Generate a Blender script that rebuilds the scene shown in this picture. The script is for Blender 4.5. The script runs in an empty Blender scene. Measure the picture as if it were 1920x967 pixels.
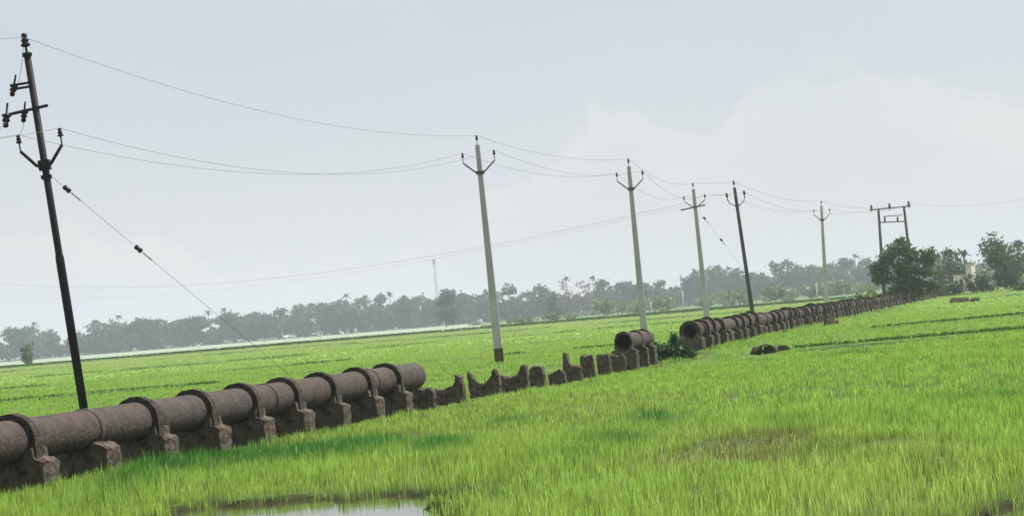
import bpy, math, random
import numpy as np
from mathutils import Vector, Matrix, Quaternion, noise as mnoise

random.seed(7)
rng = np.random.default_rng(7)
R = math.radians
scn = bpy.context.scene
COL = scn.collection

# ------------------------------------------------------------------ camera
F = 4500.0                      # focal length in pixels of a 1920 wide frame
EYE = 1.5
ROLL = R(-4.7); PITCH = math.atan(109.5*math.cos(ROLL)/F)
CM = Matrix.Rotation(R(90)+PITCH, 3, 'X') @ Matrix.Rotation(ROLL, 3, 'Z')
cam = bpy.data.cameras.new('camera'); camo = bpy.data.objects.new('camera', cam)
COL.objects.link(camo); scn.camera = camo
camo.matrix_world = Matrix.Translation((0, 0, EYE)) @ CM.to_4x4()
cam.sensor_width = 36; cam.lens = 36*F/1920
cam.clip_start = 0.5; cam.clip_end = 9000

# ------------------------------------------------------------------ sky, sun, exposure
SUN_EL, SUN_AZ = R(56), R(64)          # azimuth measured from +Y towards +X
world = bpy.data.worlds.new('World'); scn.world = world
world.use_nodes = True
wt = world.node_tree; wn = wt.nodes; wl = wt.links
for n in list(wn): wn.remove(n)
def N(tree, kind, **kw):
    n = tree.nodes.new(kind)
    for k, v in kw.items(): setattr(n, k, v)
    return n
def M_(tree, op, a, b=None, c=None, clamp=False):
    n = tree.nodes.new('ShaderNodeMath'); n.operation = op; n.use_clamp = clamp
    for i, v in enumerate((a, b, c)):
        if v is None: continue
        if isinstance(v, (int, float)): n.inputs[i].default_value = v
        else: tree.links.new(v, n.inputs[i])
    return n.outputs[0]
def MIX(tree, f, a, b):
    n = tree.nodes.new('ShaderNodeMix'); n.data_type = 'RGBA'
    for s, v in ((n.inputs[0], f), (n.inputs[6], a), (n.inputs[7], b)):
        if isinstance(v, (int, float)): s.default_value = v
        elif isinstance(v, tuple): s.default_value = (*v[:3], 1)
        else: tree.links.new(v, s)
    return n.outputs[2]
def RAMP(tree, f, stops, interp='LINEAR'):
    n = tree.nodes.new('ShaderNodeValToRGB'); cr = n.color_ramp; cr.interpolation = interp
    while len(cr.elements) < len(stops): cr.elements.new(0.5)
    for e, (p, c) in zip(cr.elements, stops):
        e.position = p; e.color = (c, c, c, 1) if isinstance(c, (int, float)) else (*c, 1)
    tree.links.new(f, n.inputs[0])
    return n.outputs[0]
sky = N(wt, 'ShaderNodeTexSky'); sky.sky_type = 'NISHITA'; sky.sun_disc = False
sky.sun_elevation = SUN_EL; sky.sun_rotation = SUN_AZ
sky.air_density = 1.0; sky.dust_density = 3.0; sky.ozone_density = 1.0
tc = N(wt, 'ShaderNodeTexCoord'); sx = N(wt, 'ShaderNodeSeparateXYZ')
wl.new(tc.outputs['Generated'], sx.inputs[0])
DX, DY, DZ = sx.outputs
# thin overcast veil, clearer upwards near the horizon band, then thick and bright overhead
K = 8.5
veil = RAMP(wt, M_(wt, 'DIVIDE', DZ, 1.0), [
    (0.0, (.80, .83, .845)), (.045, (.745, .775, .82)), (.085, (.685, .735, .80)),
    (.13, (.635, .70, .775)), (.35, (.72, .78, .86)), (.75, (.85, .88, .92))])
nt = N(wt, 'ShaderNodeTexNoise'); nt.inputs['Scale'].default_value = 42; nt.inputs['Detail'].default_value = 5
nt.inputs['Roughness'].default_value = .5
mp = N(wt, 'ShaderNodeMapping'); mp.inputs['Scale'].default_value = (1, 1, 1.7)
wl.new(tc.outputs['Generated'], mp.inputs[0]); wl.new(mp.outputs[0], nt.inputs[0])
nb = N(wt, 'ShaderNodeTexNoise'); nb.inputs['Scale'].default_value = 7; nb.inputs['Detail'].default_value = 3
wl.new(mp.outputs[0], nb.inputs[0])
# outline of the distant cumulus bank: its top elevation against azimuth
ax = M_(wt, 'ADD', M_(wt, 'MULTIPLY', DX, 2.2), .5)
prof = RAMP(wt, ax, [(0, .60), (.10, .55), (.22, .36), (.38, .30), (.505, .55), (.545, .66), (.58, .85), (.62, .87), (.65, .74),
                     (.70, .76), (.735, .88), (.78, .97), (.84, .90), (.91, .80), (1, .66)], 'LINEAR')
h = M_(wt, 'ADD', M_(wt, 'MULTIPLY', prof, .1), M_(wt, 'MULTIPLY', M_(wt, 'SUBTRACT', nt.outputs[0], .5), .036))
edge = M_(wt, 'MULTIPLY', M_(wt, 'SUBTRACT', h, DZ), 170, clamp=True)
fall = M_(wt, 'SUBTRACT', 1.0, M_(wt, 'MULTIPLY', M_(wt, 'SUBTRACT', h, DZ), 22, clamp=True), clamp=True)
cl = M_(wt, 'MULTIPLY', edge, fall)
cl = M_(wt, 'MULTIPLY', cl, RAMP(wt, nb.outputs[0], [(.3, .25), (.6, 1.0)]))
skyc = MIX(wt, M_(wt, 'MULTIPLY', cl, .68), veil, (.87, .88, .875))
soft = RAMP(wt, nb.outputs[0], [(.35, 0.0), (.65, 1.0)])
skyc = MIX(wt, M_(wt, 'MULTIPLY', soft, .22), skyc, (.78, .80, .825))
vm = N(wt, 'ShaderNodeVectorMath', operation='SCALE'); wl.new(skyc, vm.inputs[0]); vm.inputs['Scale'].default_value = K
fin = MIX(wt, .88, sky.outputs[0], vm.outputs[0])
bg = N(wt, 'ShaderNodeBackground'); bg.inputs[1].default_value = .1
wo = N(wt, 'ShaderNodeOutputWorld'); wl.new(fin, bg.inputs[0]); wl.new(bg.outputs[0], wo.inputs[0])

sl = bpy.data.lights.new('sun', 'SUN'); sl.energy = 4.9; sl.angle = R(3); sl.color = (1, .965, .9)
so = bpy.data.objects.new('sun', sl); COL.objects.link(so)
sd = Vector((math.sin(SUN_AZ)*math.cos(SUN_EL), math.cos(SUN_AZ)*math.cos(SUN_EL), math.sin(SUN_EL)))
so.rotation_euler = sd.to_track_quat('Z', 'Y').to_euler()
so.location = sd*60
scn.view_settings.view_transform = 'Standard'; scn.view_settings.look = 'None'
scn.view_settings.exposure = 0.22; scn.view_settings.gamma = 1
scn.render.engine = 'CYCLES'
scn.cycles.max_bounces = 8; scn.cycles.volume_bounces = 1; scn.cycles.transparent_max_bounces = 8

# ------------------------------------------------------------------ measuring helpers
def ray(px, py):
    return CM @ Vector(((px-960)/F, -(py-483.5)/F, -1))
def pt(px, py, Y):
    d = ray(px, py); return Vector((0, 0, EYE)) + d*(Y/d.y)
def gpt(px, py, z=0.0):
    d = ray(px, py); return Vector((0, 0, EYE)) + d*((z-EYE)/d.z)

# ------------------------------------------------------------------ materials
def mat(name, base, rough=.8, var=.0, scale=8, second=None, bump=.0, bscale=30, metal=0, spec=.3, transl=0, coord='Object',
        stretch=(1, 1, 1), lo=.35, hi=.65, patch=None, pscale=1.5, plo=.5, phi=.62):
    m = bpy.data.materials.new(name); m.use_nodes = True; t = m.node_tree; b = t.nodes['Principled BSDF']
    b.inputs['Roughness'].default_value = rough; b.inputs['Metallic'].default_value = metal
    b.inputs['Specular IOR Level'].default_value = spec
    c = N(t, 'ShaderNodeTexCoord'); mpn = N(t, 'ShaderNodeMapping'); mpn.inputs['Scale'].default_value = stretch
    t.links.new(c.outputs[coord], mpn.inputs[0])
    n = N(t, 'ShaderNodeTexNoise'); n.inputs['Scale'].default_value = scale; n.inputs['Detail'].default_value = 6
    n.inputs['Roughness'].default_value = .62
    t.links.new(mpn.outputs[0], n.inputs[0])
    if second is None: second = tuple(x*(1-var) for x in base)
    f = RAMP(t, n.outputs[0], [(lo, 0.0), (hi, 1.0)])
    col = MIX(t, f, base, second)
    if patch:
        n3 = N(t, 'ShaderNodeTexNoise'); n3.inputs['Scale'].default_value = pscale; n3.inputs['Detail'].default_value = 8; n3.inputs['Roughness'].default_value = .7
        t.links.new(mpn.outputs[0], n3.inputs[0]); col = MIX(t, RAMP(t, n3.outputs[0], [(plo, 0.), (phi, .85)]), col, patch)
    t.links.new(col, b.inputs['Base Color'])
    if bump:
        n2 = N(t, 'ShaderNodeTexNoise'); n2.inputs['Scale'].default_value = bscale; n2.inputs['Detail'].default_value = 5
        t.links.new(mpn.outputs[0], n2.inputs[0])
        bp = N(t, 'ShaderNodeBump'); bp.inputs['Strength'].default_value = bump; bp.inputs['Distance'].default_value = .03
        t.links.new(n2.outputs[0], bp.inputs['Height']); t.links.new(bp.outputs[0], b.inputs['Normal'])
    if transl:
        out = t.nodes['Material Output']; tr = N(t, 'ShaderNodeBsdfTranslucent'); ms = N(t, 'ShaderNodeMixShader')
        t.links.new(col, tr.inputs[0]); ms.inputs[0].default_value = transl
        t.links.new(b.outputs[0], ms.inputs[1]); t.links.new(tr.outputs[0], ms.inputs[2]); t.links.new(ms.outputs[0], out.inputs[0])
    return m
def attr_mat(name, rough=.6, transl=.35, spec=.3):
    m = bpy.data.materials.new(name); m.use_nodes = True; t = m.node_tree; b = t.nodes['Principled BSDF']
    a = N(t, 'ShaderNodeAttribute'); a.attribute_name = 'Col'
    t.links.new(a.outputs['Color'], b.inputs['Base Color'])
    b.inputs['Roughness'].default_value = rough; b.inputs['Specular IOR Level'].default_value = spec
    if transl:
        out = t.nodes['Material Output']; tr = N(t, 'ShaderNodeBsdfTranslucent'); ms = N(t, 'ShaderNodeMixShader')
        t.links.new(a.outputs['Color'], tr.inputs[0]); ms.inputs[0].default_value = transl
        t.links.new(b.outputs[0], ms.inputs[1]); t.links.new(tr.outputs[0], ms.inputs[2]); t.links.new(ms.outputs[0], out.inputs[0])
    return m

MT = {}
MT['iron'] = mat('weathered_pipe', (.036, .027, .023), .85, second=(.088, .072, .062), scale=5, bump=.7, bscale=22, lo=.3, hi=.72, patch=(.11, .055, .035), pscale=2.2, plo=.52, phi=.68)
MT['pier'] = mat('stained_masonry', (.042, .026, .018), .92, second=(.19, .168, .125), scale=7, bump=.9, bscale=26, lo=.38, hi=.74, patch=(.055, .06, .025), pscale=3.5, plo=.5, phi=.64)
MT['strap'] = mat('dark_concrete', (.026, .019, .015), .9, second=(.09, .07, .05), scale=9, bump=.7, bscale=30, lo=.4, hi=.75)
MT['pcc'] = mat('pole_concrete', (.42, .415, .40), .88, second=(.29, .29, .28), scale=3, bump=.3, bscale=20, stretch=(1, 1, .25))
MT['steel'] = mat('black_pole_steel', (.007, .007, .008), .6, second=(.014, .013, .013), scale=6, spec=.15)
MT['galv'] = mat('galvanised_arm', (.12, .12, .12), .6, var=.4, scale=12, metal=.3)
MT['insul'] = mat('brown_porcelain', (.018, .013, .012), .45, var=.3, scale=10, spec=.2)
MT['wire'] = mat('aluminium_wire', (.16, .165, .17), .6, var=.2, scale=1, metal=.2)
MT['mud'] = mat('mud', (.09, .065, .035), .8, second=(.05, .045, .02), scale=6, bump=.4)
MT['bark'] = mat('bark', (.11, .085, .06), .9, var=.5, scale=5, bump=.4)
MT['plaster'] = mat('old_plaster', (.76, .70, .72), .9, second=(.50, .42, .42), scale=2.2, bump=.2)
MT['opening'] = mat('dark_opening', (.03, .03, .03), .8, var=.2)
MT['roof'] = mat('roof_slab', (.36, .30, .26), .9, var=.4, scale=2)
MT['feather'] = mat('white_feathers', (.8, .8, .77), .8, var=.08, scale=8)
MT['beak'] = mat('beak', (.45, .30, .06), .5, var=.2)
MT['leg'] = mat('bird_leg', (.03, .03, .03), .6, var=.2)
MT['leaf_attr'] = attr_mat('leaves', .55, .3)
MT['blade'] = attr_mat('grass_blades', .7, .42, .12)

# ------------------------------------------------------------------ mesh helpers
class MB:
    def __init__(s): s.v = []; s.f = []; s.smooth = []
    def add(s, vs, fs, smooth=False):
        o = len(s.v); s.v += [tuple(v) for v in vs]; s.f += [tuple(i+o for i in f) for f in fs]; s.smooth += [smooth]*len(fs)
        return s
    def box(s, c, d, rot=None, taper=1.0):
        vs = []
        for z in (-.5, .5):
            k = 1 if z < 0 else taper
            for x, y in ((-.5, -.5), (.5, -.5), (.5, .5), (-.5, .5)):
                p = Vector((x*d[0]*k, y*d[1]*k, z*d[2]))
                if rot is not None: p = rot @ p
                vs.append(Vector(c)+p)
        return s.add(vs, [(0, 3, 2, 1), (4, 5, 6, 7), (0, 1, 5, 4), (1, 2, 6, 5), (2, 3, 7, 6), (3, 0, 4, 7)])
    def path(s, pts, rs, n=8, cap=True, smooth=True):
        pts = [Vector(p) for p in pts]
        if isinstance(rs, (int, float)): rs = [rs]*len(pts)
        vs = []; fs = []
        for i, p in enumerate(pts):
            t = (pts[min(i+1, len(pts)-1)]-pts[max(i-1, 0)]).normalized()
            a = Vector((0, 0, 1)) if abs(t.z) < .9 else Vector((1, 0, 0))
            u = t.cross(a).normalized(); w = t.cross(u)
            for k in range(n):
                an = 2*math.pi*k/n; vs.append(p+(u*math.cos(an)+w*math.sin(an))*rs[i])
        for i in range(len(pts)-1):
            for k in range(n):
                a0 = i*n+k; a1 = i*n+(k+1) % n; fs.append((a0, a1, a1+n, a0+n))
        s.add(vs, fs, smooth)
        if cap:
            o = len(s.v)-len(vs)
            s.f.append(tuple(o+k for k in range(n))[::-1]); s.f.append(tuple(o+(len(pts)-1)*n+k for k in range(n))); s.smooth += [False, False]
        return s
    def lathe(s, prof, o=(0, 0, 0), axis=(0, 0, 1), n=14):
        q = Vector((0, 0, 1)).rotation_difference(Vector(axis).normalized()); vs = []; fs = []
        for r, z in prof:
            for k in range(n):
                an = 2*math.pi*k/n; vs.append(Vector(o)+q @ Vector((r*math.cos(an), r*math.sin(an), z)))
        for i in range(len(prof)-1):
            for k in range(n):
                a0 = i*n+k; a1 = i*n+(k+1) % n; fs.append((a0, a1, a1+n, a0+n))
        s.add(vs, fs, True)
        o2 = len(s.v)-len(vs)
        s.f.append(tuple(o2+k for k in range(n))[::-1]); s.f.append(tuple(o2+(len(prof)-1)*n+k for k in range(n))); s.smooth += [False, False]
        return s
    def build(s, name, m, parent=None):
        me = bpy.data.meshes.new(name); me.from_pydata(s.v, [], s.f); me.update()
        me.polygons.foreach_set('use_smooth', s.smooth)
        me.materials.append(m)
        o = bpy.data.objects.new(name, me); COL.objects.link(o)
        if parent is not None: o.parent = parent
        return o
def tag(o, label=None, cat=None, group=None, kind=None):
    if label: o['label'] = label
    if cat: o['category'] = cat
    if group: o['group'] = group
    if kind: o['kind'] = kind
    return o
def empty(name, loc=(0, 0, 0), rz=0):
    o = bpy.data.objects.new(name, None); COL.objects.link(o); o.location = loc; o.rotation_euler = (0, 0, rz)
    o.empty_display_size = .3
    return o
def copy_tree(o, parent=None):
    c = o.copy(); COL.objects.link(c)
    if parent is not None: c.parent = parent
    for ch in [x for x in o.children]: copy_tree(ch, c)
    return c
def np_mesh(name, V, faces_flat, loop_tot, m, cols=None, parent=None, smooth=False):
    me = bpy.data.meshes.new(name)
    me.vertices.add(len(V)); me.vertices.foreach_set('co', V.astype(np.float32).ravel())
    me.loops.add(len(faces_flat)); me.loops.foreach_set('vertex_index', faces_flat.astype(np.int32))
    me.polygons.add(len(loop_tot)); st = np.concatenate([[0], np.cumsum(loop_tot)[:-1]])
    me.polygons.foreach_set('loop_start', st.astype(np.int32)); me.polygons.foreach_set('loop_total', loop_tot.astype(np.int32))
    me.update(calc_edges=True)
    if smooth: me.polygons.foreach_set('use_smooth', np.ones(len(loop_tot), bool))
    if cols is not None:
        ca = me.color_attributes.new('Col', 'FLOAT_COLOR', 'POINT')
        ca.data.foreach_set('color', np.concatenate([cols, np.ones((len(cols), 1))], 1).astype(np.float32).ravel())
    me.materials.append(m); o = bpy.data.objects.new(name, me); COL.objects.link(o)
    if parent is not None: o.parent = parent
    return o
_tab = rng.random((256, 256))
def vnoise(x, y):
    xi = np.floor(x).astype(int); yi = np.floor(y).astype(int); fx = x-xi; fy = y-yi
    fx = fx*fx*(3-2*fx); fy = fy*fy*(3-2*fy)
    a = _tab[xi % 256, yi % 256]; b = _tab[(xi+1) % 256, yi % 256]; c = _tab[xi % 256, (yi+1) % 256]; d = _tab[(xi+1) % 256, (yi+1) % 256]
    return (a*(1-fx)+b*fx)*(1-fy)+(c*(1-fx)+d*fx)*fy
def fbm(x, y, o=4):
    s = 0; a = .5; t = 0
    for i in range(o): s = s+a*vnoise(x*2**i+13.7*i, y*2**i+7.1*i); t += a; a *= .5
    return s/t

# ------------------------------------------------------------------ ground and water
def poly_sd(px, py, poly):
    """signed distance, negative inside"""
    d = np.full(px.shape, 1e9); inside = np.zeros(px.shape, bool); n = len(poly)
    for i in range(n):
        ax_, ay_ = poly[i]; bx_, by_ = poly[(i+1) % n]
        ex, ey = bx_-ax_, by_-ay_; t = np.clip(((px-ax_)*ex+(py-ay_)*ey)/(ex*ex+ey*ey), 0, 1)
        d = np.minimum(d, np.hypot(px-ax_-t*ex, py-ay_-t*ey))
        c = ((ay_ > py) != (by_ > py)) & (px < (bx_-ax_)*(py-ay_)/(by_-ay_+1e-12)+ax_); inside ^= c
    return np.where(inside, -d, d)
pool_px = [(250, 985), (330, 962), (400, 950), (520, 942), (640, 936), (730, 931), (850, 928), (925, 925), (935, 934), (880, 942), (850, 950), (838, 967), (830, 1010), (800, 1060), (400, 1060)]
POOL = [tuple(gpt(*p, -.05))[:2] for p in pool_px]
pool2_px = [(1780, 985), (1830, 966), (1860, 958), (1920, 953), (2000, 946), (2000, 1030), (1850, 1030)]
POOL2 = [tuple(gpt(*p, -.05))[:2] for p in pool2_px]
def pool_d(x, y):
    d = np.minimum(poly_sd(x, y, POOL), poly_sd(x, y, POOL2))
    return d + (fbm(x*2.3, y*1.3)-.5)*.6+(fbm(x*7, y*5)-.5)*.45
def ground_z(x, y):
    z = (fbm(x*.55, y*.4)-.5)*.07
    z = z-.19*np.exp(-((x-.2275*y+11.65-1.2)/6)**2-((y-59)/15.0)**2)
    near = y < 32
    d = np.where(near, pool_d(x, y), 9)
    k = np.clip((.12-d)/.3, 0, 1); k = k*k*(3-2*k)
    return z*(1-k)-.16*k
def axis_vals(lo, hi, c0, c1, fine, grow):
    a = list(np.arange(c0, c1+1e-6, fine)); s = fine; v = a[-1]
    while v < hi: s *= grow; v += s; a.append(min(v, hi))
    s = fine; v = a[0]
    while v > lo: s *= grow; v -= s; a.insert(0, max(v, lo))
    return np.array(a)
gx = axis_vals(-2400, 2400, -9, 9, .12, 1.22); gy = axis_vals(-200, 2400, 14, 27, .12, 1.2)
GX, GY = np.meshgrid(gx, gy); GZ = ground_z(GX, GY)
GZ = np.where(GY > 150, 0, GZ)
V = np.stack([GX.ravel(), GY.ravel(), GZ.ravel()], 1); nx_, ny_ = len(gx), len(gy)
ii = (np.arange(ny_-1)[:, None]*nx_+np.arange(nx_-1)[None]).ravel()
Fq = np.stack([ii, ii+1, ii+nx_+1, ii+nx_], 1)
gm = bpy.data.materials.new('field_soil_and_sward'); gm.use_nodes = True; t = gm.node_tree; b = t.nodes['Principled BSDF']
b.inputs['Roughness'].default_value = .95; b.inputs['Specular IOR Level'].default_value = .1
g = N(t, 'ShaderNodeNewGeometry'); sp = N(t, 'ShaderNodeSeparateXYZ'); t.links.new(g.outputs['Position'], sp.inputs[0])
n1 = N(t, 'ShaderNodeTexNoise'); n1.inputs['Scale'].default_value = .9; n1.inputs['Detail'].default_value = 6
n2 = N(t, 'ShaderNodeTexNoise'); n2.inputs['Scale'].default_value = .035; n2.inputs['Detail'].default_value = 4
mpg = N(t, 'ShaderNodeMapping'); mpg.inputs['Scale'].default_value = (.35, 1, 1); t.links.new(g.outputs['Position'], mpg.inputs[0])
t.links.new(mpg.outputs[0], n1.inputs[0]); t.links.new(mpg.outputs[0], n2.inputs[0])
cA = MIX(t, RAMP(t, n1.outputs[0], [(.35, 0.), (.65, 1.)]), (.05, .075, .02), (.09, .125, .035))
cB = MIX(t, RAMP(t, n2.outputs[0], [(.35, 0.), (.65, 1.)]), (.24, .36, .09), (.19, .31, .07))
farf = RAMP(t, M_(t, 'DIVIDE', sp.outputs[1], 400), [(.08, 0.), (.4, 1.)])
cc = MIX(t, farf, cA, cB)
cc = MIX(t, M_(t, 'GREATER_THAN', sp.outputs[1], 343), cc, MIX(t, RAMP(t, n2.outputs[0], [(.4, 0.), (.6, 1.)]), (.15, .21, .09), (.10, .16, .06)))
cc = MIX(t, M_(t, 'GREATER_THAN', sp.outputs[1], 905), cc, (.04, .06, .03))
wet_and_dark = N(t, 'ShaderNodeAttribute'); wet_and_dark.attribute_name = 'Col'
cc = MIX(t, M_(t, 'MULTIPLY', wet_and_dark.outputs['Fac'], RAMP(t, n1.outputs[0], [(.3, .55), (.55, 1.)])), cc, (.020, .016, .008))
t.links.new(cc, b.inputs['Base Color'])
near_ = GY.ravel() < 32; wd = np.full(len(V), 9.); wd[near_] = pool_d(V[near_, 0], V[near_, 1]); wd = np.clip(.95-wd/.4, 0, 1)
wd = np.maximum(wd, np.exp(-((np.abs(V[:, 0]-.2275*V[:, 1]+11.65)/.75)**4))*.8*(V[:, 1] < 240))  # ground is also darkened in a strip along the pipe line
ground = np_mesh('ground', V, Fq.ravel(), np.full(len(Fq), 4), gm, np.repeat(wd[:, None], 3, 1), smooth=True); tag(ground, kind='structure')

# shallow flood water in the hollow
wm = bpy.data.materials.new('puddle_water'); wm.use_nodes = True; t = wm.node_tree; b = t.nodes['Principled BSDF']
b.inputs['Base Color'].default_value = (.06, .06, .025, 1); b.inputs['Roughness'].default_value = .05; b.inputs['IOR'].default_value = 1.33
b.inputs['Specular IOR Level'].default_value = .7
nn = N(t, 'ShaderNodeTexNoise'); nn.inputs['Scale'].default_value = 5; nn.inputs['Detail'].default_value = 3
g = N(t, 'ShaderNodeNewGeometry'); t.links.new(g.outputs['Position'], nn.inputs[0])
bp = N(t, 'ShaderNodeBump'); bp.inputs['Strength'].default_value = .08; bp.inputs['Distance'].default_value = .02
t.links.new(nn.outputs[0], bp.inputs['Height']); t.links.new(bp.outputs[0], b.inputs['Normal'])
WZ = -.05
mb = MB()
for P, pad in ((POOL, .5), (POOL2, .5)):
    xs = [p[0] for p in P]; ys = [p[1] for p in P]
    mb.add([(min(xs)-pad, min(ys)-pad, WZ), (max(xs)+pad, min(ys)-pad, WZ), (max(xs)+pad, max(ys)+pad, WZ), (min(xs)-pad, max(ys)+pad, WZ)], [(0, 1, 2, 3)])
tag(mb.build('water', wm), kind='structure')

# pale matte field between the far hedge bank and the wood
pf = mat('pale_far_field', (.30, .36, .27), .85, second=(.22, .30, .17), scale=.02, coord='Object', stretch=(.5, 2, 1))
mb = MB(); xs = np.linspace(-190, -6, 30)
vs = [(x, 352+3*math.sin(x*.05), .03) for x in xs]+[(x*2.2, 915, .03) for x in xs]
mb.add(vs, [(i, i+1, i+31, i+30) for i in range(29)])
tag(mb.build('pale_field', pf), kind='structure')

# field bunds: low earth ridges, running across the view
bm_ = mat('bund_earth_and_weeds', (.045, .11, .022), .95, second=(.08, .16, .035), scale=1.2, bump=.5, bscale=5)
BUNDS = []
def bund(name_, x0, x1, y0, y1, hgt, w):
    n = max(8, int(abs(x1-x0)/1.2)); mb = MB(); vs = []
    prof = [(-.5, -.05), (-.42, .5), (-.2, .95), (.15, 1), (.4, .55), (.5, -.05)]
    for i in range(n+1):
        f = i/n; x = x0+(x1-x0)*f; y = y0+(y1-y0)*f+.5*math.sin(x*.21+y0)
        k = min(1, f*12+.15, (1-f)*12+.15)*max(.02, min(1, .55+1.9*mnoise.noise(Vector((x*.11, y0, 0)))+.5*mnoise.noise(Vector((x*.5, y0, 3))))) if name_ != 'hedge' else 1
        for a, c in prof: vs.append((x, y+a*w, c*hgt*k*.9 + (0 if c > 0 else -.02)))
    m6 = len(prof)
    mb.add(vs, [(i*m6+j, i*m6+j+1, (i+1)*m6+j+1, (i+1)*m6+j) for i in range(n) for j in range(m6-1)], True)
    tag(mb.build('field_bund', bm_), kind='structure'); BUNDS.append((x0, x1, y0, y1, hgt, w))
for a in [(-20, -10.5, 80, 81.5, .14, .5), (-13, 5, 90, 92, .13, .5), (-26, -8, 112, 114, .15, .7),
          (-8, 14, 124, 127, .15, .7), (-36, -14, 158, 160, .2, 1), (-14, 26, 172, 176, .18, .9), (-20, 40, 232, 236, .24, 1.2), (-60, -10, 250, 252, .24, 1.2),
          (7.3, 16, 62.5, 63.5, .14, .5), (12.3, 26, 84, 91, .15, .6), (22, 32, 106, 108, .14, .7), (33, 60, 170, 178, .3, 1.2), (36, 70, 214, 224, .3, 1.2)]:
    bund('b', *a)
bund('hedge', -110, 110, 338, 342, .3, 2.0)

# ------------------------------------------------------------------ grass
def patchsum(x, y, lst):
    s = np.zeros(x.shape)
    for (px, py, rx, ry, w) in lst:
        c = gpt(px, py, .1); e = gpt(px+rx, py-.0822*rx, .1); u_ = gpt(px, py-ry, .1); l_ = gpt(px, py+ry, .1)
        sx_ = abs(e.x-c.x); sy_ = max(abs(u_.y-l_.y)/2, .15)
        s = s+w*np.exp(-((x-c.x)/sx_)**2-((y-c.y)/sy_)**2)
    return s
LUSH = [(1230, 775, 45, 12, 1.), (1160, 815, 60, 13, .9), (1070, 850, 60, 10, .5), (830, 828, 50, 16, 1.), (690, 825, 90, 16, 1.), (560, 840, 90, 18, .9), (420, 850, 90, 20, .9),
        (330, 855, 70, 25, .9), (250, 900, 60, 25, .6), (960, 775, 50, 8, .5), (1560, 835, 60, 14, .5), (1500, 780, 60, 8, .3), (1600, 650, 60, 3, .6),
        (930, 915, 15, 8, .6), (1780, 740, 60, 10, .3), (1900, 735, 30, 10, .5)]
DRY = [(1320, 838, 80, 10, 1.1), (1420, 818, 90, 13, 1.), (1430, 850, 80, 9, .8), (1650, 815, 70, 9, .8), (1750, 865, 90, 14, .5), (1340, 910, 60, 8, .8),
       (1480, 800, 90, 6, .5), (1250, 860, 50, 8, .5)]
YELL = [(1560, 905, 330, 55, .8), (1390, 835, 200, 34, 1.1), (1680, 850, 160, 30, .7), (600, 890, 260, 14, .5), (1300, 800, 120, 12, .4)]
AXC, AXA = .2275, 11.65
def pipe_x(y): return AXC*y-AXA
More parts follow.
